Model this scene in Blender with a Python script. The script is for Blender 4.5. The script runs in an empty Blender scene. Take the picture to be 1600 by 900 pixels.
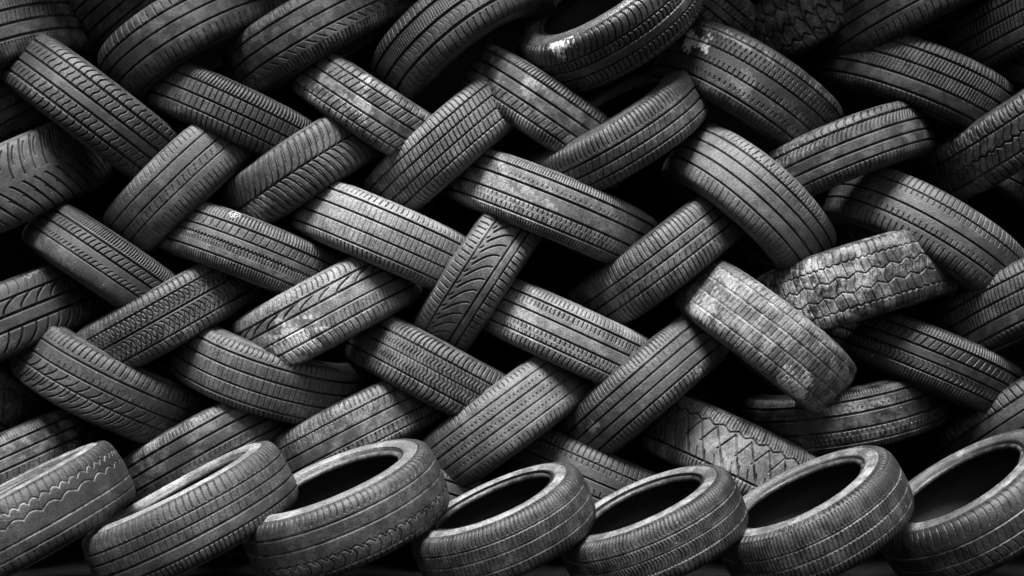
import bpy, math
import numpy as np

# ------------------------------------------------------------------ camera, sky, sun, exposure
sc = bpy.context.scene
C = sc.collection
cam_d = bpy.data.cameras.new("camera")
cam = bpy.data.objects.new("camera", cam_d)
C.objects.link(cam)
cam.location = (0.0, -4.2, 0.95)
cam.rotation_euler = (math.radians(90), 0, 0)
cam_d.sensor_width = 36.0
cam_d.lens = 36.0 * 4.2 / 3.1
cam_d.clip_end = 500.0
sc.camera = cam

SUN_EL, SUN_AZ = math.radians(66), math.radians(-14)      # azimuth from straight in front, minus = left
world = bpy.data.worlds.new("World")
sc.world = world
world.use_nodes = True
wn, wl = world.node_tree.nodes, world.node_tree.links
wn.clear()
sky = wn.new("ShaderNodeTexSky")
sky.sky_type = 'NISHITA'
sky.sun_disc = False
sky.sun_elevation = SUN_EL
sky.sun_rotation = math.radians(180) + SUN_AZ
sky.dust_density = 4.0
grey = wn.new("ShaderNodeRGBToBW")                        # black and white photograph
bg = wn.new("ShaderNodeBackground")
bg.inputs["Strength"].default_value = 0.05
wo = wn.new("ShaderNodeOutputWorld")
wl.new(sky.outputs[0], grey.inputs[0]); wl.new(grey.outputs[0], bg.inputs[0]); wl.new(bg.outputs[0], wo.inputs[0])

sun_d = bpy.data.lights.new("sun", 'SUN')
sun_d.energy = 5.0
sun_d.angle = math.radians(24)
sun = bpy.data.objects.new("sun", sun_d)
C.objects.link(sun)
sun.rotation_euler = (math.radians(90) - SUN_EL, 0, SUN_AZ)
sun.location = (-2, -3, 5)

sc.view_settings.view_transform = 'Standard'
sc.view_settings.look = 'None'
sc.view_settings.exposure = 1.2
sc.view_settings.gamma = 1.0
sc.view_settings.use_curve_mapping = False

# ------------------------------------------------------------------ materials
def node_mat(name):
    m = bpy.data.materials.new(name)
    m.use_nodes = True
    nt = m.node_tree
    b = nt.nodes["Principled BSDF"]
    return m, nt, b

def rubber_material(name, kind):
    """Old rubber. Object colour carries tone, dust, groove dust; alpha the roughness."""
    m, nt, b = node_mat(name)
    N, L = nt.nodes.new, nt.links.new
    def val(x):
        n = N("ShaderNodeValue"); n.outputs[0].default_value = x; return n.outputs[0]
    def mth(op, a, bb=None, clamp=False):
        n = N("ShaderNodeMath"); n.operation = op; n.use_clamp = clamp
        for i, s in enumerate((a, bb)):
            if s is None: continue
            if isinstance(s, (int, float)): n.inputs[i].default_value = s
            else: L(s, n.inputs[i])
        return n.outputs[0]
    def ramp(x, a, c):
        n = N("ShaderNodeMapRange"); n.inputs[1].default_value = a; n.inputs[2].default_value = c
        n.interpolation_type = 'SMOOTHSTEP'
        L(x, n.inputs[0]); return n.outputs[0]
    oi = N("ShaderNodeObjectInfo")
    sep = N("ShaderNodeSeparateColor"); L(oi.outputs["Color"], sep.inputs[0])
    tone, dust, gd = sep.outputs[0], sep.outputs[1], sep.outputs[2]
    rough = oi.outputs["Alpha"]
    tc = N("ShaderNodeTexCoord")
    off = N("ShaderNodeVectorMath"); off.operation = 'ADD'
    cmb = N("ShaderNodeCombineXYZ")
    rnd = mth('MULTIPLY', oi.outputs["Random"], 37.0)
    L(rnd, cmb.inputs[0]); L(rnd, cmb.inputs[2])
    L(tc.outputs["Object"], off.inputs[0]); L(cmb.outputs[0], off.inputs[1])
    def noise(scale, detail, rgh=0.6):
        n = N("ShaderNodeTexNoise"); n.inputs["Scale"].default_value = scale
        n.inputs["Detail"].default_value = detail; n.inputs["Roughness"].default_value = rgh
        L(off.outputs[0], n.inputs["Vector"]); return n.outputs[0]
    big, mid, fine, speck = noise(5, 4), noise(26, 5, .7), noise(240, 3, .7), noise(380, 2)
    base = mth('MULTIPLY', mth('POWER', tone, 1.7), RUBBER)
    # mottled wear
    k = mth('ADD', mth('MULTIPLY', ramp(big, .3, .7), .5), .72)
    k = mth('MULTIPLY', k, mth('ADD', mth('MULTIPLY', ramp(mid, .3, .72), .45), .75))
    k = mth('MULTIPLY', k, mth('ADD', mth('MULTIPLY', ramp(fine, .3, .7), 1.0), .5))
    k = mth('MULTIPLY', k, mth('ADD', mth('MULTIPLY', ramp(speck, .32, .68), .9), .55))
    base = mth('MULTIPLY', base, k)
    # dust patches (clay, dried mud)
    patch = mth('MULTIPLY', ramp(mid, .40, .66), ramp(big, .36, .60))
    patch = mth('MULTIPLY', patch, mth('ADD', mth('MULTIPLY', ramp(fine, .35, .6), .7), .3))
    dfac = mth('MULTIPLY', patch, mth('MULTIPLY', dust, 1.5), clamp=True)
    # tiny pale flecks
    vor = N("ShaderNodeTexVoronoi"); vor.inputs["Scale"].default_value = 42; L(off.outputs[0], vor.inputs["Vector"])
    vs = N("ShaderNodeSeparateColor"); L(vor.outputs["Color"], vs.inputs[0])
    fleck = mth('MULTIPLY', mth('LESS_THAN', vor.outputs["Distance"], .085), mth('GREATER_THAN', vs.outputs[0], .86))
    dfac = mth('MAXIMUM', dfac, mth('MULTIPLY', fleck, .6))
    if kind == 'tread':
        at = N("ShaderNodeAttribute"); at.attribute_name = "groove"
        # the rolled-on face is abraded grey, the unworn rubber in the cuts darker, deepened further for contrast
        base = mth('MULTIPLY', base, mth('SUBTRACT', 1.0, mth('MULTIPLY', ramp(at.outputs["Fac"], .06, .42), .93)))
        pk = N("ShaderNodeAttribute"); pk.attribute_name = "packed"
        g = mth('MULTIPLY', ramp(pk.outputs["Fac"], .3, .8), mth('MULTIPLY', gd, 1.5), True)
        g = mth('MULTIPLY', g, mth('ADD', mth('MULTIPLY', ramp(mid, .36, .62), .95), .05))
        g = mth('MULTIPLY', g, mth('ADD', mth('MULTIPLY', ramp(fine, .35, .6), .6), .4))
        dfac = mth('MAXIMUM', dfac, g)
        st = N("ShaderNodeAttribute"); st.attribute_name = "stain_light"
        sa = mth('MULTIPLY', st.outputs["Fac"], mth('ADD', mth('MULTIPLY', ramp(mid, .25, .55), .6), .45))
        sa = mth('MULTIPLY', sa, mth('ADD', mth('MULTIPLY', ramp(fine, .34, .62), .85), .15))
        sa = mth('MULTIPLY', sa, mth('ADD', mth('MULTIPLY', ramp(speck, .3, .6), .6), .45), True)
    if kind == 'sidewall':
        base = mth('MULTIPLY', base, mth('ADD', mth('MULTIPLY', gd, 4.0), 1.0))
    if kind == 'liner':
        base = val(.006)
    mix = N("ShaderNodeMix"); mix.data_type = 'FLOAT'
    L(dfac, mix.inputs[0]); L(base, mix.inputs[2]); mix.inputs[3].default_value = .34
    out = mix.outputs[0]
    if kind == 'tread':                                    # splashed paint, scuffs, and sunlit spots painted into the colour
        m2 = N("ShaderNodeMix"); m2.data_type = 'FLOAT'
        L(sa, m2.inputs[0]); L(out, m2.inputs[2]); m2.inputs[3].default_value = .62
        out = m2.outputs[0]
    col = N("ShaderNodeCombineColor")
    for i in range(3): L(out, col.inputs[i])
    L(col.outputs[0], b.inputs["Base Color"])
    r = mth('ADD', mth('SUBTRACT', rough, .05), mth('MULTIPLY', mth('SUBTRACT', mid, .5), .35))
    r = mth('ADD', r, mth('MULTIPLY', dfac, .3), clamp=True)
    L(r, b.inputs["Roughness"])
    b.inputs["Specular IOR Level"].default_value = .5
    bp = N("ShaderNodeBump"); bp.inputs["Strength"].default_value = .8; bp.inputs["Distance"].default_value = .0025
    h = mth('ADD', mth('MULTIPLY', fine, .6), mth('MULTIPLY', speck, .45))
    h = mth('ADD', h, mth('MULTIPLY', mid, .6))
    L(h, bp.inputs["Height"]); L(bp.outputs[0], b.inputs["Normal"])
    return m

RUBBER = 0.075
MAT_TREAD = rubber_material("worn_tread_rubber", 'tread')
MAT_SIDE = rubber_material("sidewall_rubber", 'sidewall')
MAT_LINER = rubber_material("liner_rubber", 'liner')

def plain_mat(name, lo, hi, scale, rough):
    m, nt, b = node_mat(name)
    n = nt.nodes.new("ShaderNodeTexNoise"); n.inputs["Scale"].default_value = scale; n.inputs["Detail"].default_value = 8
    n.inputs["Roughness"].default_value = .7
    tc = nt.nodes.new("ShaderNodeTexCoord"); nt.links.new(tc.outputs["Object"], n.inputs["Vector"])
    r = nt.nodes.new("ShaderNodeValToRGB")
    r.color_ramp.elements[0].color = (lo, lo, lo, 1); r.color_ramp.elements[1].color = (hi, hi, hi, 1)
    r.color_ramp.elements[0].position = .35; r.color_ramp.elements[1].position = .68
    nt.links.new(n.outputs[0], r.inputs[0]); nt.links.new(r.outputs[0], b.inputs["Base Color"])
    b.inputs["Roughness"].default_value = rough
    b.inputs["Specular IOR Level"].default_value = .08
    bp = nt.nodes.new("ShaderNodeBump"); bp.inputs["Strength"].default_value = .6; bp.inputs["Distance"].default_value = .01
    nt.links.new(n.outputs[0], bp.inputs["Height"]); nt.links.new(bp.outputs[0], b.inputs["Normal"])
    return m

MAT_GROUND = plain_mat("dark_dirt", .0015, .006, 30, .9)
MAT_BLOCKER = plain_mat("near_black_blocker", .004, .008, 6, .95)  # for the added backing and the unseen shading slab
MAT_CHALK = plain_mat("chalk", .35, .75, 150, .9)
MAT_STONE = plain_mat("rubble_stone", .08, .3, 60, .9)

# ------------------------------------------------------------------ tread patterns
# ('g', v, width_mm, depth_mm, wave_v, wave_period_mm, kind)   groove running round the tyre
# ('s', v0, v1, pitch_mm, width_mm, depth_mm, shape, slant_mm, phase)   repeated cross cut between two positions over the width
def G(v, w=7, d=7, amp=0, per=30, k='sin'): return ('g', v, w, d, amp, per, k)
def S(v0, v1, p=18, w=3, d=5, sh='l', sl=0, ph=0): return ('s', v0, v1, p, w, d, sh, sl, ph)
PATTERNS = {
 'ribs_fine': [G(-.35,7), G(.0,7), G(.35,7), S(.42,1,11,3,4), S(-1,-.42,11,3,4), S(.03,.3,16,2.5,3,'l',8)],
 'plain4': [G(-.5,6), G(-.18,6), G(.18,6), G(.5,6), S(.58,.98,14,2.5,2.5), S(-.4,-.25,18,2.5,2.5,'l',6)],
 'plain4f': [G(-.48,6), G(-.14,6), G(.18,6), G(.5,6), S(.56,1,9,2.8,4), S(-.4,-.22,18,2.5,2.5,'l',6)],
 'blockshoulder': [G(.42,6), G(.08,5), G(-.3,5), S(.44,.92,27,4,6,'l',-4), S(-.95,-.45,22,3,4,'l',4)],
 'plainsaw': [G(.5,5), G(.12,5), G(-.25,5), S(-.98,-.55,13,4,5,'l',3), S(-.5,-.3,36,3,4,'l',-26), S(.6,.98,22,2.5,3)],
 'shoulder4': [G(.45,8,9), G(.02,8,9), G(-.4,8,9), S(.5,1,20,3,5,'a',4), S(-1,-.48,24,3,5,'a',-4), S(.08,.38,9,2.2,2.5,'l',5), S(-.34,-.04,22,2.2,2.5,'a',6)],
 'scurve': [G(-.5,7,8), G(-.13,6,8), G(.15,6,8), G(.52,7,8), S(.54,1,25,4,6,'s',14), S(-1,-.52,25,4,6,'s',14), S(.18,.5,25,3.5,5,'s',9,8), S(-.48,-.16,25,3.5,5,'s',9,8)],
 'threeblock': [G(-.4,7,8), G(0,6,8), G(.4,7,8), S(.44,1,12,4,6,'a',4), S(-1,-.44,19,3.5,5,'a',3), S(.04,.36,20,3,5), S(-.36,-.04,20,3,5,'l',0,9)],
 'wornslant': [G(-.55,5,6), G(-.17,6,7), G(.17,6,7), G(.55,5,6), S(.57,1,23,3.5,5,'l',3), S(-1,-.57,23,3.5,5,'l',3), S(.2,.52,23,3,4,'l',16), S(-.52,-.2,23,3,4,'l',16)],
 'finedense': [G(-.5,7,8), G(-.15,6,8), G(.2,6,8), G(.55,7,8), S(.57,1,12,3.5,5,'a',3), S(-1,-.53,12,3.5,5,'a',3), S(-.45,-.2,22,3,3,'l',9)],
 'ovalblocks': [G(-.62,5,6), G(-.28,6,7), G(-.0,5,6), G(.28,6,7), S(.32,1,22,3.5,5,'a',12), S(-1,-.62,22,3.5,4,'a',8), S(.02,.27,17,4,6,'a',5), S(-.6,-.3,17,4,6,'a',5)],
 'ticks4': [G(-.62,5,6), G(-.2,5,6), G(.2,5,6), G(.6,5,6), S(.2,.36,18,3.5,5), S(-.2,-.05,18,3.5,5,'l',0,8), S(.62,.76,24,3.5,4), S(.4,.5,18,4,5,'l',0,5), S(-.5,-.4,18,4,5,'l',0,3), S(-.95,-.66,16,2.5,3)],
 'mudblocks': [G(.38,9,9,.1,40,'zig'), G(-.1,9,9,.1,40,'zig'), G(-.55,8,9,.08,40,'zig'), S(.4,1,44,8,8,'l',10), S(-.1,.38,44,7,8,'l',16,20), S(-1,-.1,44,7,8,'l',-8,30)],
 'slantall': [G(.5,6,7), G(.12,6,7), G(-.25,6,7), G(-.6,6,7), S(.54,1,16,3,5,'q',9), S(.14,.48,12,3,4,'l',10), S(-.23,.1,12,2.5,4,'l',8,4), S(-1,-.6,16,2.5,4,'a',6)],
 'wavydiag': [G(.52,7,8), G(.14,6,8), G(-.2,6,8), G(-.52,6,8), S(.56,.95,26,4.5,6,'s',12), S(.16,.5,15,3.5,4,'q',20), S(-1,-.56,14,3,5,'l',2)],
 'cagedblocks': [G(.42,6,7), G(0,6,7,.04,30,'zig'), G(-.4,6,7), S(.46,1,28,5,7,'s',6), S(.6,.8,28,3,4,'l',0,14), S(.02,.4,28,3,5,'s',16), S(-1,-.44,24,4,6,'a',6), S(-.38,-.05,24,3,5,'l',18)],
 'longshoulder': [G(.46,4,5), G(.02,5,6), G(-.36,5,6), S(-.98,-.5,21,3.5,5,'l',2), S(-.36,-.2,19,3.2,5), S(.5,.98,19,3,5), S(.3,.44,19,3.2,4,'l',0,6)],
 'shortticks': [G(.5,5,6), G(.2,5,6), G(-.12,5,6), G(-.45,5,6), S(.62,.82,20,3.2,4.5,'l',3), S(-1,-.5,20,2.6,3,'a',4), S(.52,.6,14,2.6,4), S(.24,.46,26,2,2)],
 'slimshoulder': [G(.22,7,8), G(-.12,7,8), G(-.45,6,8), S(.34,.95,15,3.5,5,'l',3), S(-.1,.2,22,2.6,3,'l',10), S(-1,-.5,17,3,4,'l',3), S(-.42,-.16,24,2.4,3,'l',10)],
 'slantblocks': [G(.48,5,6), G(.16,5,6), G(-.18,5,6), G(-.5,5,6), S(.5,1,17,3.2,4,'l',3), S(.16,.48,17,3.5,5,'l',9), S(-.18,.16,17,3.5,5,'l',9,6), S(-.5,-.18,17,3.5,5,'l',9,11), S(-1,-.5,17,3,4,'l',3)],
 'vee': [G(0,5,7), S(.03,.95,24,4,6,'w',40), S(-.95,-.03,24,4,6,'W',40), S(.3,.8,24,2.6,3,'w',14,26), S(-.8,-.3,24,2.6,3,'W',14,26)],
 'finesaw': [G(-.58,6,7), G(-.2,6,7), G(.22,6,7), G(.58,6,7), S(.64,1,9,3.2,5), S(-1,-.66,9,3.2,5), S(-.36,-.24,16,3.2,5), S(-.54,-.42,16,3.2,5,'l',0,7), S(.3,.38,16,3,3)],
 'paleribs': [G(-.58,5,6), G(-.2,5,6), G(.18,5,6), G(.55,5,6), S(-.98,-.64,15,3.2,5,'a',3), S(.64,.94,18,3,4.5,'a',3), S(-.18,.16,17,2.2,2.2), S(.2,.52,17,2.2,2.2), S(-.54,-.24,17,2.2,2.2)],
 'zigribs': [G(-.5,6,7), G(-.1,6,7,.035,12,'zig'), G(.14,5,6), G(.46,7,8), S(.52,1,11,3.2,5), S(-1,-.54,9,3.2,5), S(.18,.42,24,2.8,4,'l',6), S(-.3,-.12,10,3,4)],
 'sparse3': [G(.4,4,6), G(.05,4,6), G(-.25,4,5), S(.55,.85,19,2.8,4,'l',3), S(-.95,-.45,18,2.6,4,'l',3), S(-.2,-.02,24,2.5,4,'l',8)],
 'vleaf': [S(.06,.95,40,4.5,7,'q',52), S(-.95,-.06,40,4.5,7,'R',70,20), S(.34,.75,40,3.5,5,'q',30,20), S(-.75,-.34,40,3.5,5,'R',36,0)],
 'onesidefine': [G(.42,6,8), G(.1,6,7), G(-.3,5,6), S(.5,1,9,3.4,5,'a',3), S(.12,.36,20,3.2,5,'q',12), S(-.26,-.12,17,3,4,'q',10), S(-.9,-.6,40,2,1.2)],
 'feather': [G(.42,5,6), G(.04,7,8), G(-.3,7,8), S(.08,.42,52,5,7,'q',52), S(-.8,-.32,42,5.5,7,'Q',46), S(.5,.95,30,2.6,3,'a',6), S(-1,-.78,24,2.8,4)],
 'curls': [G(.48,5,6), G(.04,6,7), G(-.5,6,7), S(.1,.46,19,3,5,'a',13), S(-.46,-.04,19,3,5,'a',14), S(.2,.44,19,2.6,4,'a',-8,8), S(-.4,-.14,19,2.6,4,'a',-8,8), S(.52,1,19,3,5,'a',4), S(-1,-.54,19,3,5,'a',4)],
 'swoosh': [G(.5,5,6), G(.22,5,6), G(-.12,4,5), G(-.46,5,6), S(.56,.94,19,3.2,5,'a',5), S(.24,.48,64,4.2,5,'q',70), S(-1,-.5,19,2.8,4,'a',5), S(-.44,-.2,14,2.6,3,'l',4)],
 'swoosh2': [G(.42,4,5), G(-.28,5,6), G(-.5,5,6), S(.5,.82,20,4,5,'l',2), S(-.2,.3,42,4.2,6,'q',-66), S(-1,-.52,22,4.2,6,'l',3), S(.3,.38,42,4,5,'l',-14,0)],
 'ticks_hook': [G(.52,5,6), G(.16,5,6), G(-.18,5,6), G(-.5,5,6), S(.6,.84,14,3,4), S(.3,.46,15,3.5,5), S(-.34,-.2,15,3.5,5,'l',0,5), S(-.96,-.58,17,3.6,5,'q',5), S(-.5,-.4,15,3,5)],
 'crossshoulder': [G(.3,5,6), G(.0,5,6), G(-.32,6,7), S(.34,.96,17,3.4,5,'l',4), S(-.96,-.34,17,3.4,5,'l',5), S(.02,.16,22,2.8,4,'l',4), S(-.3,-.1,22,2.8,4,'l',8)],
 'dustblocks': [G(.6,6,6), G(.25,6,6), G(-.12,6,6), G(-.5,6,6), S(.62,1,19,4,5,'l',3), S(.25,.6,17,3.6,4,'l',3), S(-.12,.25,17,3.6,4,'l',3,8), S(-.5,-.12,17,3.6,4,'l',3,3), S(-1,-.52,18,4,6,'l',3)],
 'offroad': [G(.5,4,5,.02,22,'zig'), G(.16,4,5,.05,56,'zig'), G(-.2,4,5,.05,56,'zig'), G(-.56,4,5,.02,26,'zig'), S(.5,1,23,3.4,5,'l',4), S(.16,.5,27,3.6,5,'l',-6), S(-.2,.16,25,3.6,5,'s',9,11), S(-.56,-.2,28,3.6,5,'l',-7,5), S(-1,-.58,21,3.4,5,'l',4), S(-.05,.05,25,2.6,4,'l',2,24)],
 'darkfine': [G(.5,6,7), G(.16,6,7), G(-.12,5,6), G(-.45,6,7), S(.56,1,10,3,5,'l',2), S(.2,.46,24,3.4,5,'l',12), S(-.42,-.16,16,3,4,'a',8), S(-1,-.5,10,3,4,'l',2)],
 'arches': [G(.42,5,6), G(.05,5,6), G(-.3,5,6), S(.52,.9,20,3.6,5,'l',6), S(-.3,.0,38,3.6,5,'Q',34), S(-.75,-.3,38,4,5,'Q',40,12), S(-.6,-.3,38,3,4,'Q',24,28), S(.08,.2,20,2.6,3)],
 'zigzag': [G(.42,6,7), G(.02,4,5), G(-.42,6,7), S(.44,1,17,4,6,'s',8), S(-1,-.44,17,4,6,'s',8), S(.04,.4,13,3,5,'z',6), S(-.4,.0,13,3,5,'z',6), ],
 'dots4': [G(.5,4,6), G(.18,5,6), G(-.14,5,6), G(-.48,4,6), S(.66,.86,17,3.6,4.5), S(.3,.36,15,4,4), S(-.02,.04,15,4,4), S(-.34,-.28,15,4,4,'l',0,7), S(-.95,-.6,18,3,4,'l',2)],
 'shoulder_thin': [G(.4,5,6), G(.1,5,6), G(-.2,5,6), G(-.5,6,7), S(.5,.92,14,2.8,4,'l',3), S(-.98,-.54,17,3.2,5,'l',3), S(.14,.34,24,2.2,2,'l',4)],
 'diagcut': [G(.5,5,6,.05,50,'zig'), G(-.48,6,7), S(.54,1,21,4.6,7), S(.54,.9,21,3,5,'l',0,10), S(-.46,.46,58,5,7,'l',-64), S(-.05,.46,58,4,6,'l',34,20), S(-.46,-.2,29,3.4,5,'l',-10), S(-1,-.5,13,3.6,5)],
 'tickrib': [G(.45,4,6,.012,11,'zig'), G(.08,4,6), G(-.28,4,6), G(-.58,5,6), S(.54,.92,17,3.6,5,'l',4), S(-.56,-.34,16,3.6,5,'l',3), S(.2,.4,20,3,3,'l',5), S(-1,-.62,14,2.8,4)],
 # bottom row
 'scallop': [G(.42,5,5,.1,30,'scal'), G(.16,4,5,.1,54,'scal'), G(-.22,5,5), G(-.5,4,5), S(.46,.96,23,3.6,4,'l',5), S(-1,-.55,22,3,3.5,'l',5)],
 'scallop2': [G(.45,4.5,5), G(.1,4.5,5), G(-.36,4,5,.12,34,'scal'), G(-.62,5,6), S(.55,.96,19,3.6,5,'a',4), S(-.62,-.24,34,3,4,'a',14), S(-1,-.64,20,3.6,5,'l',3)],
 'rowribs': [G(.4,4,5), G(.12,4,5), G(-.18,5,6), G(-.48,5,6), S(.44,.96,20,3.2,5,'s',5), S(.14,.38,20,2.4,3,'l',4), S(-.16,.1,20,2.4,3,'l',4,7), S(-.98,-.5,15,3.4,5,'l',4)],
 'rowfine': [G(.36,4,5), G(.02,4.5,5), G(-.36,4.5,5), S(.42,.98,13,3,4,'s',6), S(.06,.32,13,2.6,3.5,'q',5), S(-.32,-.02,13,2.4,3,'l',4), S(-1,-.42,15,2.6,4)],
 'rowfine2': [G(.36,4,5), G(.02,4.5,5), G(-.36,4.5,5), S(.44,1,12,3.2,4.5,'s',6), S(.06,.34,10,2.8,4,'a',5), S(-.34,-.0,10,2.8,4,'a',5,5), S(-1,-.42,14,3,4.5,'l',3)],
 'rowsaw': [G(.25,5,5), G(-.12,4.5,5), G(-.45,4.5,5), S(.3,.74,11,3.6,5,'l',4), S(.78,1,16,5,6), S(-.1,.22,13,3.2,5,'l',5), S(-.42,-.14,13,3.2,5,'l',5,5), S(-1,-.48,13,3.4,5,'l',4)],
 'rowlong': [G(.2,4,5), G(-.2,4,5), G(-.55,4,5), S(.35,.98,23,3.2,4.5,'a',8), S(-.16,.16,20,2.4,3,'l',6), S(-.95,-.24,25,2.8,4,'a',8)],
}

def tri(t): return np.abs((t % 1.0) * 2 - 1)

def tread_depth(pat, u, v, rng):
    """u: millimetres round the tyre, v: -1..1 over the tread. Depth in millimetres."""
    D = np.zeros_like(u); DG = np.zeros_like(u)
    HW = 92.0                                             # half arc width, mm
    uw = u + 2.2 * np.sin(u / 47.0 + rng.uniform(0, 6)) + 1.6 * np.sin(u / 21.0 + rng.uniform(0, 6))
    for it in pat:
        if it[0] == 'g':
            _, vc, w, d, amp, per, k = it
            c = vc
            if amp:
                if k == 'sin': c = vc + amp * np.sin(u * 2 * np.pi / per)
                elif k == 'zig': c = vc + amp * (tri(uw / per) * 2 - 1)
                else: c = vc + amp * np.abs(np.sin(uw * np.pi / per))
            dist = np.abs(v - c) * HW
            dd = d * np.clip((w * .38 + .7 - dist) / 1.2, 0, 1)
        else:
            _, v0, v1, p, w, d, sh, sl, ph = it
            t = (v - v0) / (v1 - v0)
            tc = np.clip(t, 0, 1)
            if sh == 'l': f = sl * tc
            elif sh == 's': f = sl * (tc + .28 * np.sin(2 * np.pi * tc) * -1)
            elif sh == 'a': f = sl * (1 - (2 * tc - 1) ** 2)
            elif sh == 'z': f = sl * tri(tc * 1.5)
            elif sh == 'q': f = sl * tc ** 1.8
            elif sh == 'Q': f = -sl * (1 - tc) ** 1.8
            elif sh == 'R': f = sl * (1 - tc) ** .8
            elif sh == 'w': f = sl * tc ** .5
            elif sh == 'W': f = sl * (1 - tc) ** .5
            else: f = 0
            slope = np.abs(np.gradient(np.asarray(f) if not np.isscalar(f) else np.zeros_like(tc), axis=1) /
                           np.maximum(1e-6, np.abs(np.gradient(v * HW, axis=1))))
            cosw = 1 / np.sqrt(1 + slope ** 2)
            x = (uw - f - ph + rng.uniform(0, p) * 0) / p
            dist = np.abs(x - np.round(x)) * p * cosw
            cell = np.round(x)
            var = .75 + .5 * ((np.sin(cell * 12.9898 + ph) * 43758.5453) % 1.0)    # some cuts worn shallower
            ends = np.clip(t * (v1 - v0) * HW / 1.5 + .5, 0, 1) * np.clip((1 - t) * (v1 - v0) * HW / 1.5 + .5, 0, 1)
            dd = d * np.minimum(var, 1.1) * np.clip((w * .42 + .75 - dist) / 1.2, 0, 1) * ends
        D = np.maximum(D, dd)
        DG = np.maximum(DG, dd if it[0] == 'g' else dd * .45)
    return D, DG

# ------------------------------------------------------------------ mesh building
def grid_mesh(name, P, closed_u, mat, attr=None, paint=None, packed=None):
    """P: (nu, nv, 3) points."""
    nu, nv = P.shape[:2]
    me = bpy.data.meshes.new(name)
    iu = np.arange(nu if closed_u else nu - 1); jv = np.arange(nv - 1)
    I, J = np.meshgrid(iu, jv, indexing='ij')
    a = I * nv + J; b = ((I + 1) % nu) * nv + J
    q = np.stack([a, b, b + 1, a + 1], -1).reshape(-1, 4).astype(np.int32)
    me.vertices.add(nu * nv); me.vertices.foreach_set("co", P.reshape(-1).astype(np.float32))
    me.loops.add(q.size); me.loops.foreach_set("vertex_index", q.reshape(-1))
    me.polygons.add(len(q))
    me.polygons.foreach_set("loop_start", (np.arange(len(q)) * 4).astype(np.int32))
    me.polygons.foreach_set("use_smooth", np.ones(len(q), dtype=bool))
    if attr is not None:
        at = me.attributes.new("groove", 'FLOAT', 'POINT')
        at.data.foreach_set("value", attr.reshape(-1).astype(np.float32))
    if paint is not None:  # pale marks: real paint and scuffs, plus painted-in light spots
        at = me.attributes.new("stain_light", 'FLOAT', 'POINT')
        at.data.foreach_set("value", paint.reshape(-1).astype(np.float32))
    if packed is not None:
        at = me.attributes.new("packed", 'FLOAT', 'POINT')
        at.data.foreach_set("value", packed.reshape(-1).astype(np.float32))
    me.update(calc_edges=True)
    me.materials.append(mat)
    return me

def part(name, me, parent, colour):
    o = bpy.data.objects.new(name, me)
    C.objects.link(o)
    o.parent = parent
    o.color = colour
    return o

def resample(pts, n):
    d = np.concatenate([[0], np.cumsum(np.hypot(*np.diff(pts, axis=0).T))])
    s = np.linspace(0, d[-1], n)
    return np.stack([np.interp(s, d, pts[:, 0]), np.interp(s, d, pts[:, 1])], 1)

def crown_profile(R, W, n):
    tw, h, p = .478 * W, .035, 3.5
    f = np.linspace(-np.pi / 2, np.pi / 2, 2001)
    x = tw * np.sign(np.sin(f)) * np.abs(np.sin(f)) ** (2 / p)
    y = R - h + h * np.abs(np.cos(f)) ** (2 / p) - .004 * (x / tw) ** 2
    return resample(np.stack([x, y], 1), n)

class Shape:
    """The worn, slightly squashed outline shared by every part of one tyre."""
    def __init__(s, R, rng):
        s.R = R
        s.a = rng.uniform(.004, .014); s.pa = rng.uniform(0, 6.28)
        s.b = rng.uniform(.001, .004); s.pb = rng.uniform(0, 6.28)
    def place(s, phi, x, r):
        k = 1 + s.a * np.cos(2 * phi + s.pa) + .3 * s.a * np.cos(3 * phi + s.pb)
        ax = x + s.b * np.sin(2 * phi + s.pb)
        return np.stack([r * k * np.sin(phi), -r * k * np.cos(phi), ax + 0 * phi], -1)

def ring(shape, prof, nu):
    phi = np.linspace(0, 2 * np.pi, nu, endpoint=False)[:, None]
    return shape.place(phi, prof[None, :, 0], prof[None, :, 1])

def crown_point(shape, R, W, u_mm, v, lift):
    prof = crown_profile(R, W, 401)
    x = np.interp(v, np.linspace(-1, 1, 401), prof[:, 0]); r = np.interp(v, np.linspace(-1, 1, 401), prof[:, 1])
    return shape.place(u_mm / 1000 / R, x, r + lift)

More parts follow.
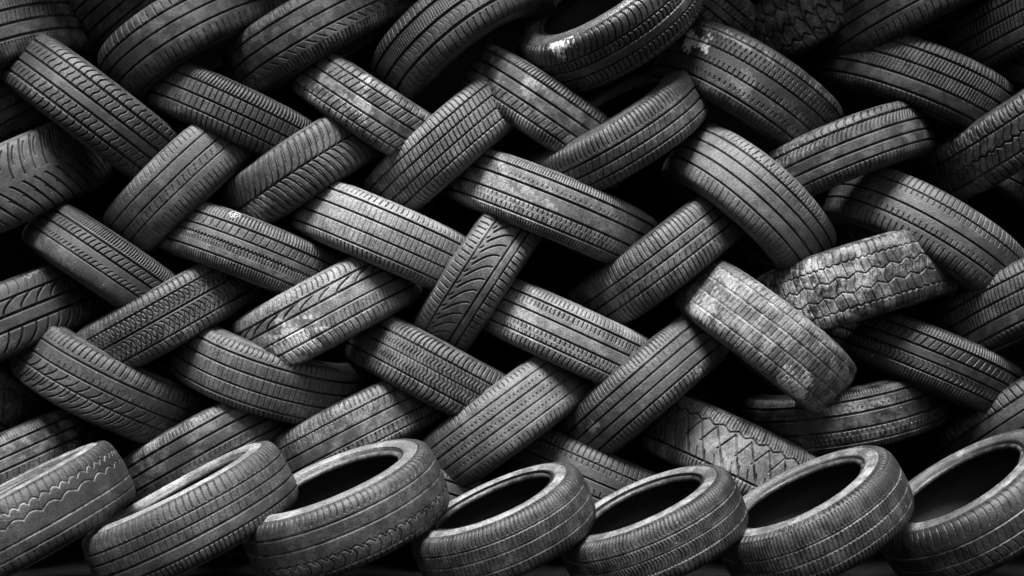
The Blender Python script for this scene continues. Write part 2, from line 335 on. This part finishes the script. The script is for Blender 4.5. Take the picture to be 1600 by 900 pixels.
LABEL_PARTS = {}
def build_tyre(i, loc, rot, R, W, pat, look, stain_lights, group, label):
    rng = np.random.default_rng(100 + i)
    tone, dust, gdust, rough = look
    root = bpy.data.objects.new("tyre", None)
    C.objects.link(root)
    root.location = loc; root.rotation_euler = rot
    root.empty_display_size = .1
    root["label"] = label; root["category"] = "tyre"; root["group"] = group
    sh = Shape(R, rng)
    NV = 136
    prof = crown_profile(R, W, NV)
    step = .0016 / R
    half = math.radians(104)
    nd = int(2 * half / step)
    phi = np.concatenate([np.linspace(-half, half, nd, endpoint=False),
                          np.linspace(half, 2 * np.pi - half, 56, endpoint=False)])
    front = np.clip((half - np.abs(phi)) / .05, 0, 1)[:, None]
    v = np.linspace(-1, 1, NV)[None, :] + 0 * phi[:, None]
    u = (phi * R * 1000)[:, None] + 0 * v + rng.uniform(0, 60)
    D, DG = tread_depth(PATTERNS[pat], u, v, rng)
    D = D * front
    D *= 1 - .8 * gdust                                         # cuts packed with dust are shallower
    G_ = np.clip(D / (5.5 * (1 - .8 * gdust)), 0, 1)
    stain_light = np.zeros_like(u)
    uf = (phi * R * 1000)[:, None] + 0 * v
    for (su, sv, hu, hv, amt) in stain_lights:
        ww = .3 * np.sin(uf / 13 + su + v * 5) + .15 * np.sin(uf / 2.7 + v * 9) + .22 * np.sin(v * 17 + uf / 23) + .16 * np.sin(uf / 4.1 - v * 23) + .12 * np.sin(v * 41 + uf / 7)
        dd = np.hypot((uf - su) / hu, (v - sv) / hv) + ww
        stain_light = np.maximum(stain_light, amt * np.clip((1.12 - dd) / .45, 0, 1))
    stain_light *= 1 - .75 * np.clip(D / 4, 0, 1)
    wear = .55 * np.sin(u / 61 + 3 * v + i) * np.sin(v * 4 + u / 130 + i * 2)
    tan = np.gradient(prof, axis=0); tan /= np.linalg.norm(tan, axis=1)[:, None]
    nx, nr = -tan[:, 1], tan[:, 0]
    edge = np.clip((1 - np.abs(v)) / .06, 0, 1)                  # the tread meets the sidewall with no step
    dep = (D * .001 * .92 + wear * .001) * edge
    x = prof[None, :, 0] - nx[None, :] * dep
    r = prof[None, :, 1] - nr[None, :] * dep
    P = sh.place(phi[:, None], x, r)
    col = (tone, dust, gdust, rough)
    t = part("tread", grid_mesh("tread", P, True, MAT_TREAD, G_, stain_light, np.clip(DG / 4.5, 0, 1)), root, col)
    # sidewalls, beads, liner
    Rr = .665 * R
    e = prof[-1]
    side = dust * .5 if group.startswith('tyres woven') else .4
    shiny = rough < .35
    for sgn in (1, -1):
        H = e[1] - Rr
        ctrl = np.array([[e[0], e[1]], [.497 * W, e[1] - .14 * H], [.512 * W, e[1] - .36 * H], [.505 * W, e[1] - .55 * H],
                         [.47 * W, e[1] - .76 * H], [.425 * W, Rr + .012 + .02 * H], [.405 * W, Rr + .010]])
        tt = np.linspace(0, 1, len(ctrl)); ts = np.linspace(0, 1, 240)
        c = np.stack([np.interp(ts, tt, ctrl[:, k]) for k in (0, 1)], 1)
        ker = np.hanning(41); ker /= ker.sum()
        pad = np.concatenate([np.repeat(c[:1], 20, 0) + (np.arange(-20, 0)[:, None]) * (c[1] - c[0]), c,
                              np.repeat(c[-1:], 20, 0) + (np.arange(1, 21)[:, None]) * (c[-1] - c[-2])])
        c = np.stack([np.convolve(pad[:, k], ker, 'valid') for k in (0, 1)], 1)
        c[0] = e
        c = resample(c, 46)
        s = np.linspace(0, 1, 46)
        bump = np.zeros(46)
        for pos, wd, am in ((.13, .02, .0016), (.2, .02, -.0012), (.52, .02, .0014), (.8, .03, .0022), (.9, .02, -.001)):
            bump += am * np.exp(-((s - pos) / wd) ** 2)
        c[:, 0] += bump
        NS = 360
        ang = np.linspace(0, 2 * np.pi, NS, endpoint=False)[:, None]
        knurl = .0009 * (np.sin(ang * 180) > 0) * np.exp(-((s[None, :] - .3) / .05) ** 4)             # serrated band
        plate = .0012 * ((np.sin(ang * 7 + i) > .2) & (np.sin(ang * 41 + i * 2) > -.55)) * np.exp(-((s[None, :] - .62) / .05) ** 6)   # raised moulding
        xs = (c[None, :, 0] + knurl + plate) * sgn
        me = grid_mesh("sidewall", sh.place(ang, xs, c[None, :, 1] + 0 * ang), True, MAT_SIDE)
        sw = part("sidewall", me, root, (tone, side, .0 if group.startswith('tyres woven') else .9, max(.42, rough)))
        if shiny: sw.color = (.75, .05, .3, .13)
        a = np.linspace(-.5, 1.25, 15) * np.pi
        bead = np.stack([.395 * W - .010 * (1 - np.cos(a)) * .5 + .004, Rr + .004 + .0075 * np.cos(a)], 1)
        a = np.linspace(0, 2 * np.pi, 17)
        bead = np.stack([.394 * W + .0085 * np.cos(a), Rr + .004 + .0075 * np.sin(a)], 1)
        bead[:, 0] *= sgn
        part("bead", grid_mesh("bead", ring(sh, bead, 120), True, MAT_SIDE), sw, (tone, side * .5, .1, max(.3, rough - .15)))
    lin = resample(np.array([[-.39 * W, Rr + .006], [-.46 * W, Rr + .03], [-.485 * W, R - .085], [-.44 * W, R - .045], [0, R - .022],
                             [.44 * W, R - .045], [.485 * W, R - .085], [.46 * W, Rr + .03], [.39 * W, Rr + .006]]), 33)
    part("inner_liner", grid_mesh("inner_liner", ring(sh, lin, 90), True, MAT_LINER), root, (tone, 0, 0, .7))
    return root, sh

def surface_line(name, root, sh, R, W, strokes, mat, lift, rad, label):
    me = bpy.data.meshes.new(name); vs, fs = [], []
    for st in strokes:
        st = np.array(st, dtype=float)
        tt = np.linspace(0, len(st) - 1, (len(st) - 1) * 6 + 1)
        us = np.interp(tt, np.arange(len(st)), st[:, 0]); vv = np.interp(tt, np.arange(len(st)), st[:, 1])
        pts = [crown_point(sh, R, W, np.float64(a), np.float64(b), lift) for a, b in zip(us, vv)]
        pts = np.array(pts); b0 = len(vs)
        for k in range(len(pts)):
            tg = pts[min(k + 1, len(pts) - 1)] - pts[max(k - 1, 0)]; tg /= np.linalg.norm(tg)
            nn = np.array([pts[k][0], pts[k][1], 0]); nn /= np.linalg.norm(nn)
            sd = np.cross(tg, nn); sd /= np.linalg.norm(sd)
            for c_, s_ in ((1, 0), (0, 1), (-1, 0), (0, -1)):
                vs.append(pts[k] + sd * rad * c_ + nn * rad * .6 * s_)
        for k in range(len(pts) - 1):
            for m in range(4):
                a = b0 + k * 4 + m; bb = b0 + k * 4 + (m + 1) % 4
                fs.append((a, bb, bb + 4, a + 4))
    me.from_pydata([tuple(x) for x in vs], [], fs); me.update(); me.materials.append(mat)
    o = part(name, me, root, (1, 1, 1, 1)); o["label"] = label
    return o

# ------------------------------------------------------------------ setting
def sheet(name, pts, mat):
    me = bpy.data.meshes.new(name)
    me.from_pydata(pts, [], [tuple(range(len(pts)))]); me.update()
    me.materials.append(mat)
    o = bpy.data.objects.new(name, me); C.objects.link(o)
    return o

g = sheet("ground", [(-60, -60, .060), (60, -60, .060), (60, 60, .060), (-60, 60, .060)], MAT_GROUND)
g["kind"] = "structure"

def box(name, lo, hi, mat):
    (x0, y0, z0), (x1, y1, z1) = lo, hi
    me = bpy.data.meshes.new(name)
    me.from_pydata([(x0, y0, z0), (x1, y0, z0), (x1, y1, z0), (x0, y1, z0), (x0, y0, z1), (x1, y0, z1), (x1, y1, z1), (x0, y1, z1)], [],
                   [(0, 3, 2, 1), (4, 5, 6, 7), (0, 1, 5, 4), (1, 2, 6, 5), (2, 3, 7, 6), (3, 0, 4, 7)])
    me.update(); me.materials.append(mat)
    o = bpy.data.objects.new(name, me); C.objects.link(o)
    return o
w = box("dark_backing", (-3.2, .72, -.05), (3.2, .95, 2.9), MAT_BLOCKER)  # added backing, keeps gaps black and stops light leaking in from behind
w["kind"] = "structure"
slab = box("unseen_shade_slab", (-3.4, -.16, 2.25), (3.4, .71, 2.33), MAT_BLOCKER)  # unseen slab, added to shade the top rows
slab["kind"] = "structure"

# ------------------------------------------------------------------ the tyres
# location, rotation, radius, section width, tread pattern, (tone incl. painted-in bright centre and dark edges of the stack, dust, groove dust, roughness),
# pale marks on the tread: paint, scuffs, painted-in bright spots (mm round from the front, position over the width, half sizes, strength), group, label
TYRES = [
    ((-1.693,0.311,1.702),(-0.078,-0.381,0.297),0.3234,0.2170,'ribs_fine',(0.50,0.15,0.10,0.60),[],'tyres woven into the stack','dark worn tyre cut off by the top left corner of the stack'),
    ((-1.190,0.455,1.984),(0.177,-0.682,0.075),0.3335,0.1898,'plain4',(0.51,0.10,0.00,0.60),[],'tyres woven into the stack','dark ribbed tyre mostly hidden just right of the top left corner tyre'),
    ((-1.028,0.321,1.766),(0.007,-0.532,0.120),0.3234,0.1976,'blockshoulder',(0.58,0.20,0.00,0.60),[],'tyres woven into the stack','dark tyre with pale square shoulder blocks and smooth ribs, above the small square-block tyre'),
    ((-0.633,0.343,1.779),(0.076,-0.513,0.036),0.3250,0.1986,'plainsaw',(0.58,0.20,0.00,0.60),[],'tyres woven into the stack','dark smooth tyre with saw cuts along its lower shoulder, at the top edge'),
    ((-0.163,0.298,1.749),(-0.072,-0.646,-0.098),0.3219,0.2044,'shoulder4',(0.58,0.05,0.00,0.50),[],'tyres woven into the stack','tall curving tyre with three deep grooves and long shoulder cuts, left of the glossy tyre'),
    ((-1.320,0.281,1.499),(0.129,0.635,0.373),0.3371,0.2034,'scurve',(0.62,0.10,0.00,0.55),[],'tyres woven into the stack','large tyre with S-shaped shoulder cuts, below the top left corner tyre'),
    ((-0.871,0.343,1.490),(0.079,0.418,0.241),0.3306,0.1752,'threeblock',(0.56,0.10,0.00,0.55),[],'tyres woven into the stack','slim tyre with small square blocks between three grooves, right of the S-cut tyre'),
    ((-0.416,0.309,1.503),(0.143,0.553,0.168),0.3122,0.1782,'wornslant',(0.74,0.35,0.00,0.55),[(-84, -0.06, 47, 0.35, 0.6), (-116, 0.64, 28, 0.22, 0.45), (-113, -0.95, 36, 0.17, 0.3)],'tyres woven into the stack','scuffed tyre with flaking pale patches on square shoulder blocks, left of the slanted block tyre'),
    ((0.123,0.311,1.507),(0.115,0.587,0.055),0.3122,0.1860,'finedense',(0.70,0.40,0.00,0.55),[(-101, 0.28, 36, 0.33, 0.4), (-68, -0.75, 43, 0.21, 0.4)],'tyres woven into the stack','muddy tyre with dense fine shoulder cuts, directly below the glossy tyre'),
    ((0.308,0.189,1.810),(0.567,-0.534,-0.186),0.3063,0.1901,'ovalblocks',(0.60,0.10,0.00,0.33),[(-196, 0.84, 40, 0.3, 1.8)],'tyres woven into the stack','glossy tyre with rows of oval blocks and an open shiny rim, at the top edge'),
    ((0.765,0.344,1.572),(-0.054,0.555,-0.083),0.3145,0.2342,'ticks4',(0.33,0.15,0.00,0.60),[(-24, -0.27, 42, 0.27, 0.2), (-257, 0.15, 54, 0.22, 1.6), (-142, 0.59, 146, 0.08, 0.35)],'tyres woven into the stack','wide dark tyre with tick cuts and a pale top edge, right of the glossy tyre'),  # strongest mark is a sun patch painted into the tread
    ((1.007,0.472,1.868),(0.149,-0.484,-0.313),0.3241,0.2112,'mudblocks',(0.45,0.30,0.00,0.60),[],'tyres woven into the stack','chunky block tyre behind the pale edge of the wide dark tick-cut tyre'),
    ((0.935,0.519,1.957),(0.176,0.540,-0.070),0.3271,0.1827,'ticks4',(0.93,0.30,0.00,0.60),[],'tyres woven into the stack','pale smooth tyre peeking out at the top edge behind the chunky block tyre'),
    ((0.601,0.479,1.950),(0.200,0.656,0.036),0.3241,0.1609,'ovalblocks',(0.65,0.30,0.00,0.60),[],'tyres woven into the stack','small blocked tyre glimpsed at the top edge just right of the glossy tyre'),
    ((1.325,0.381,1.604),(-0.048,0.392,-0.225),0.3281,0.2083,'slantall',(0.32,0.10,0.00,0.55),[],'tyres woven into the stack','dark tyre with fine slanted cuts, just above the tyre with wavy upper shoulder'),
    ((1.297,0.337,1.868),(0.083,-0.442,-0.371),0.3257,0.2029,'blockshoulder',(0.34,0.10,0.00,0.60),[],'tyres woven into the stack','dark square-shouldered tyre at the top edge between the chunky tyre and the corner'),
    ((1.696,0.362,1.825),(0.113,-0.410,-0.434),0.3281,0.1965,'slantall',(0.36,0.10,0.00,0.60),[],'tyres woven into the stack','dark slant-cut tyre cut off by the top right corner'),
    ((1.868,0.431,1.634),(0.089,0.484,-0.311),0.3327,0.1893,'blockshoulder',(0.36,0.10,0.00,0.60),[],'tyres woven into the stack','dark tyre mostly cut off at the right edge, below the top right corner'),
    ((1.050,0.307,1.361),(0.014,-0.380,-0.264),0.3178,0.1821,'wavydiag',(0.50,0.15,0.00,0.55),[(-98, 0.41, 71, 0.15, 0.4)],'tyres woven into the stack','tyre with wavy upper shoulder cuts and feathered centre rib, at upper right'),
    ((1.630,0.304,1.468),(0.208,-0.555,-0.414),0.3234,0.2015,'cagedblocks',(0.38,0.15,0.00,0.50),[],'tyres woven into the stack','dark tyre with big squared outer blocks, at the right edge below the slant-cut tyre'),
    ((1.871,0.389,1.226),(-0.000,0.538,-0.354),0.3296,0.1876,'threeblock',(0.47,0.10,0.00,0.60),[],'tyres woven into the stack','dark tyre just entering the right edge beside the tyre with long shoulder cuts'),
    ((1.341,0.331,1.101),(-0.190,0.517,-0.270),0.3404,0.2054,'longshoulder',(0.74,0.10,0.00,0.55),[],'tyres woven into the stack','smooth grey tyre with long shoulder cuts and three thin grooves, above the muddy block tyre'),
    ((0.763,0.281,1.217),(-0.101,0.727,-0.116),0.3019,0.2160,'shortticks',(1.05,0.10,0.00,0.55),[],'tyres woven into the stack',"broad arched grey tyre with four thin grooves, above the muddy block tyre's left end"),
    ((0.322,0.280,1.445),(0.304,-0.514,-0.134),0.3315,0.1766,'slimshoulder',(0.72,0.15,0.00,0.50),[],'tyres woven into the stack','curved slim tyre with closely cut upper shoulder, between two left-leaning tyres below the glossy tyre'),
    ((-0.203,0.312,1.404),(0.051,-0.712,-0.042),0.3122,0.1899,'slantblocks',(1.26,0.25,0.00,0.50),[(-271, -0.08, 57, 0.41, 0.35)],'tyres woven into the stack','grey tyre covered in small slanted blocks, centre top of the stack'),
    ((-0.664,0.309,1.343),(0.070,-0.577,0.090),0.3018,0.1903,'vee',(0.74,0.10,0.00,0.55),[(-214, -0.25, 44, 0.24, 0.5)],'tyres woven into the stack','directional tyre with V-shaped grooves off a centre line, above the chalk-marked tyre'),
    ((0.131,0.319,1.204),(0.012,0.393,-0.006),0.3492,0.1962,'finesaw',(1.21,0.20,0.00,0.50),[(-202, -0.32, 168, 0.67, 0.42)],'tyres woven into the stack','long tyre with comb-like fine cuts on both shoulders, in the middle of the stack'),  # mark paints in the brighter light on the left end
    ((-0.397,0.300,1.105),(-0.011,0.417,0.103),0.3219,0.1967,'paleribs',(1.59,0.15,0.00,0.50),[(-162, 0.06, 107, 0.67, 0.22)],'tyres woven into the stack','palest smooth tyre with short lower shoulder cuts, left of the steepest tyre'),  # mark is a painted-in bright light spot, left half
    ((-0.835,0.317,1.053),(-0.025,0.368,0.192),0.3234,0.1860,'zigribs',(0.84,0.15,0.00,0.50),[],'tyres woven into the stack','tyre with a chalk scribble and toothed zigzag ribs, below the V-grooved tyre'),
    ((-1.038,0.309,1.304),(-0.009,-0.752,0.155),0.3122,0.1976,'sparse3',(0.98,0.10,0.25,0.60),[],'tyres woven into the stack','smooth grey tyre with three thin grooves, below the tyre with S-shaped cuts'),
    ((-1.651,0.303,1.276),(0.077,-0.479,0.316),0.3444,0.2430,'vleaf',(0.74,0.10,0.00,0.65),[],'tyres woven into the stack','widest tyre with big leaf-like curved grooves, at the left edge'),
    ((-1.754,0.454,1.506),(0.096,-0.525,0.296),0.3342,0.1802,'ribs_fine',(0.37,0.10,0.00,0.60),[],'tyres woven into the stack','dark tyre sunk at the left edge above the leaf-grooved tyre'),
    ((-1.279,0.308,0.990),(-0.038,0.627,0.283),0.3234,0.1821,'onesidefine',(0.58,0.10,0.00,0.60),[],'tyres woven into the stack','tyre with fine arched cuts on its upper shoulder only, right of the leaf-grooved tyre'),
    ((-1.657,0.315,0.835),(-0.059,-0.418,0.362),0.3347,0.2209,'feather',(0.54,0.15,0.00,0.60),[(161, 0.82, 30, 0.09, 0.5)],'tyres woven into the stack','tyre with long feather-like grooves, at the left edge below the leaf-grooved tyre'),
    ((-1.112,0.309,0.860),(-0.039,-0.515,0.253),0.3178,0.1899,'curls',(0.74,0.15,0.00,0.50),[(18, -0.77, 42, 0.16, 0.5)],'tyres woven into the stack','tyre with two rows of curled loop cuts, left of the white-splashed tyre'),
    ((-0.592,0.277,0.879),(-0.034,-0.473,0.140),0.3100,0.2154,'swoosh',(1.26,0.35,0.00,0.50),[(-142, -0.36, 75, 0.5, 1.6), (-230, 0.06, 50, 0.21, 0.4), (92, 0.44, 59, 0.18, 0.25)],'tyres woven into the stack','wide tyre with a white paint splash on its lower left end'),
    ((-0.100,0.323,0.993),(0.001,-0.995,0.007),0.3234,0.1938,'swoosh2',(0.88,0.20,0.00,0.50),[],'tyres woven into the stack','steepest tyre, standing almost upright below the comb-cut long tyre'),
    ((0.189,0.317,0.786),(-0.072,0.418,-0.058),0.3178,0.1938,'ticks_hook',(1.43,0.15,0.00,0.50),[(-224, -0.14, 107, 0.68, 0.4)],'tyres woven into the stack','pale tyre with short ticks and hooked lower cuts, right of the steepest tyre'),  # mark paints the left end as if more brightly lit
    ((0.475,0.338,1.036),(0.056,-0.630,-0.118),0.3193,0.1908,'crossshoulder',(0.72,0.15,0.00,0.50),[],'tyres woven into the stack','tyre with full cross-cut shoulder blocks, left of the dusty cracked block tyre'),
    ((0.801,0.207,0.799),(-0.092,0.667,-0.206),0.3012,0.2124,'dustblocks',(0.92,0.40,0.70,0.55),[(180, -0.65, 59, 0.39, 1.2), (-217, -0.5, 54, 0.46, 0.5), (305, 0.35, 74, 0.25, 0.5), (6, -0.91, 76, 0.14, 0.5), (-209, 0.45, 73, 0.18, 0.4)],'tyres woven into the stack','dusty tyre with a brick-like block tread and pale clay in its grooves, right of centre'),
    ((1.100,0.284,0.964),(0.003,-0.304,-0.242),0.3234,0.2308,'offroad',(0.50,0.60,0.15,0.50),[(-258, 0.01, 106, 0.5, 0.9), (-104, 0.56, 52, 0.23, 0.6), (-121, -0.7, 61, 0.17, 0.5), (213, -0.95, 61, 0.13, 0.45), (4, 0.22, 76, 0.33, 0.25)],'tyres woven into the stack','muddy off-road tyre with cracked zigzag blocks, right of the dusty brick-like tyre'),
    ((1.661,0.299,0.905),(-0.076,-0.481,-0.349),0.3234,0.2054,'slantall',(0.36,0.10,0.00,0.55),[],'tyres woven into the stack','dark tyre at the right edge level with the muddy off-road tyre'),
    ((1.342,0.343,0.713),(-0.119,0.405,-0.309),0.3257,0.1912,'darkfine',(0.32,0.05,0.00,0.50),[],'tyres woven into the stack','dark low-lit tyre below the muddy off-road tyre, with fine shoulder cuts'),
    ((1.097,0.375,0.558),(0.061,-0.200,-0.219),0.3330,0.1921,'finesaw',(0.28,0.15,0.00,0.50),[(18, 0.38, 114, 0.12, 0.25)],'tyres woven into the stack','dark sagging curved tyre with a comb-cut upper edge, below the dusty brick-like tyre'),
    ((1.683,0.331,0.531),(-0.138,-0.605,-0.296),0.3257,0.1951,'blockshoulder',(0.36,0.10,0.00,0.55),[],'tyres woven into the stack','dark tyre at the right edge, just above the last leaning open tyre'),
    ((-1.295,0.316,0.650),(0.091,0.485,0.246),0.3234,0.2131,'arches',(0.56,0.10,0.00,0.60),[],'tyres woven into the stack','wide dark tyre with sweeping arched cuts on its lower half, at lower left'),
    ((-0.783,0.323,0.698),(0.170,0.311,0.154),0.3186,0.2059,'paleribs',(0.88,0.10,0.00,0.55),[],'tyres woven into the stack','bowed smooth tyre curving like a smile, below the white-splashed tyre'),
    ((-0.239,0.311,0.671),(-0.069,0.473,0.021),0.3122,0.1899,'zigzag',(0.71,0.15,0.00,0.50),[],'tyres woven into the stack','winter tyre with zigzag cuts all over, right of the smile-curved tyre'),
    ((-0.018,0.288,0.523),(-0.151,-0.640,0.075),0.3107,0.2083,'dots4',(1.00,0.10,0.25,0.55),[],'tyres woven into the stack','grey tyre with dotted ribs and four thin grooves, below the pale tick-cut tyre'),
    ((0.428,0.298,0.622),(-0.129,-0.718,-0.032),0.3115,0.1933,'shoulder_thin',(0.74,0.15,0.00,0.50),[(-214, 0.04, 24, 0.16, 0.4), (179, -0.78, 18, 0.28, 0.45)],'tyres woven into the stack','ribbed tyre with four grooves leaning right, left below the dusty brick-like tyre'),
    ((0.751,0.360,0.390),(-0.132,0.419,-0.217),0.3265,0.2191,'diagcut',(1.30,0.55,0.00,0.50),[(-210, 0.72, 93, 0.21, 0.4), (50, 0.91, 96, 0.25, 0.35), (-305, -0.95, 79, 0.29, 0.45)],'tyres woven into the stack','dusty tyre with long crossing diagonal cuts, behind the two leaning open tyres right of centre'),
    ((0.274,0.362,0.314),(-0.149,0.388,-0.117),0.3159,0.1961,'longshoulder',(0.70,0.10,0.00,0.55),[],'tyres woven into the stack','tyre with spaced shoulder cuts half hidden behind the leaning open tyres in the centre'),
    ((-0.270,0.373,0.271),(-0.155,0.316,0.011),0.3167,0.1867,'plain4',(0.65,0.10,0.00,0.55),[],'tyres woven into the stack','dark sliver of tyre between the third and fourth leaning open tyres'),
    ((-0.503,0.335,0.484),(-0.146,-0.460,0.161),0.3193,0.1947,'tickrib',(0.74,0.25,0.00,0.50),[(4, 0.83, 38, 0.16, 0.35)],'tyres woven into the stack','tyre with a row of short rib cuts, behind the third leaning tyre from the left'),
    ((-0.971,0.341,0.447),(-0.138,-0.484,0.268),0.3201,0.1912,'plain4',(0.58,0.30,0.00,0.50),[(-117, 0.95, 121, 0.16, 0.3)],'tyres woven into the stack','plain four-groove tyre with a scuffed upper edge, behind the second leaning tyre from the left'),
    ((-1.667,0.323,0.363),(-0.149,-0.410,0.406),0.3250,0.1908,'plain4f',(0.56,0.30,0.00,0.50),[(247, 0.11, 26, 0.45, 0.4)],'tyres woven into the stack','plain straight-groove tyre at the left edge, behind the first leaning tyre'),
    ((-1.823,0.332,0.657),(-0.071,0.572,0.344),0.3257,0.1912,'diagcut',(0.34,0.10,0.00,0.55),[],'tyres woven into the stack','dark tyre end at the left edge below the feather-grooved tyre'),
    ((-1.361,-0.280,0.307),(-0.091,-0.467,0.412),0.2909,0.1987,'scallop',(0.54,0.08,0.60,0.60),[],'tyres leaning along the bottom row','leftmost leaning tyre of the bottom row, with pale scalloped groove lines'),
    ((-0.910,-0.256,0.298),(-0.082,-0.466,0.308),0.3057,0.1953,'rowribs',(0.64,0.08,0.15,0.55),[],'tyres leaning along the bottom row','second leaning tyre from the left in the bottom row, its opening only a thin slit'),
    ((-0.476,-0.265,0.321),(0.089,-0.384,0.184),0.2928,0.1987,'scallop2',(0.60,0.08,0.50,0.50),[],'tyres leaning along the bottom row','third leaning tyre from the left in the bottom row, with a scalloped lower groove'),
    ((-0.024,-0.291,0.280),(0.076,-0.405,0.080),0.2616,0.1684,'rowfine',(0.51,0.08,0.55,0.50),[],'tyres leaning along the bottom row','smallest leaning tyre with a bright pale rim edge, middle of the bottom row'),
    ((0.397,-0.283,0.268),(0.089,-0.423,-0.023),0.2675,0.1751,'rowfine2',(0.47,0.08,0.50,0.50),[],'tyres leaning along the bottom row','leaning open tyre with fine scratched tread, third from the right in the bottom row'),
    ((0.852,-0.270,0.299),(0.128,-0.473,-0.131),0.2830,0.1818,'rowsaw',(0.47,0.08,0.42,0.50),[],'tyres leaning along the bottom row','leaning open tyre with bright notched shoulder, second from the right in the bottom row'),
    ((1.327,-0.211,0.322),(0.150,-0.558,-0.228),0.2949,0.1809,'rowlong',(0.41,0.08,0.60,0.50),[],'tyres leaning along the bottom row','rightmost leaning open tyre of the bottom row, darkest with long pale shoulder lines'),
]
BUILT = {}
for i, (loc, rot, R, W, pat, look, stain_lights, group, label) in enumerate(TYRES):
    root, sh = build_tyre(i, loc, rot, R, W, pat, look, stain_lights, group, label)
    BUILT.setdefault(pat, (root, sh, R, W))

# a chalk scribble on one of them
r_ = BUILT['zigribs']
surface_line("chalk_mark", *r_, [[(-118, .62), (-128, .72), (-124, .84), (-112, .9), (-98, .86), (-94, .74), (-104, .66), (-118, .62)],
                                [(-116, .6), (-112, .86), (-107, .62)], [(-125, .7), (-100, .78)]], MAT_CHALK, .0006, .0011, "white chalk scribble on the upper shoulder")
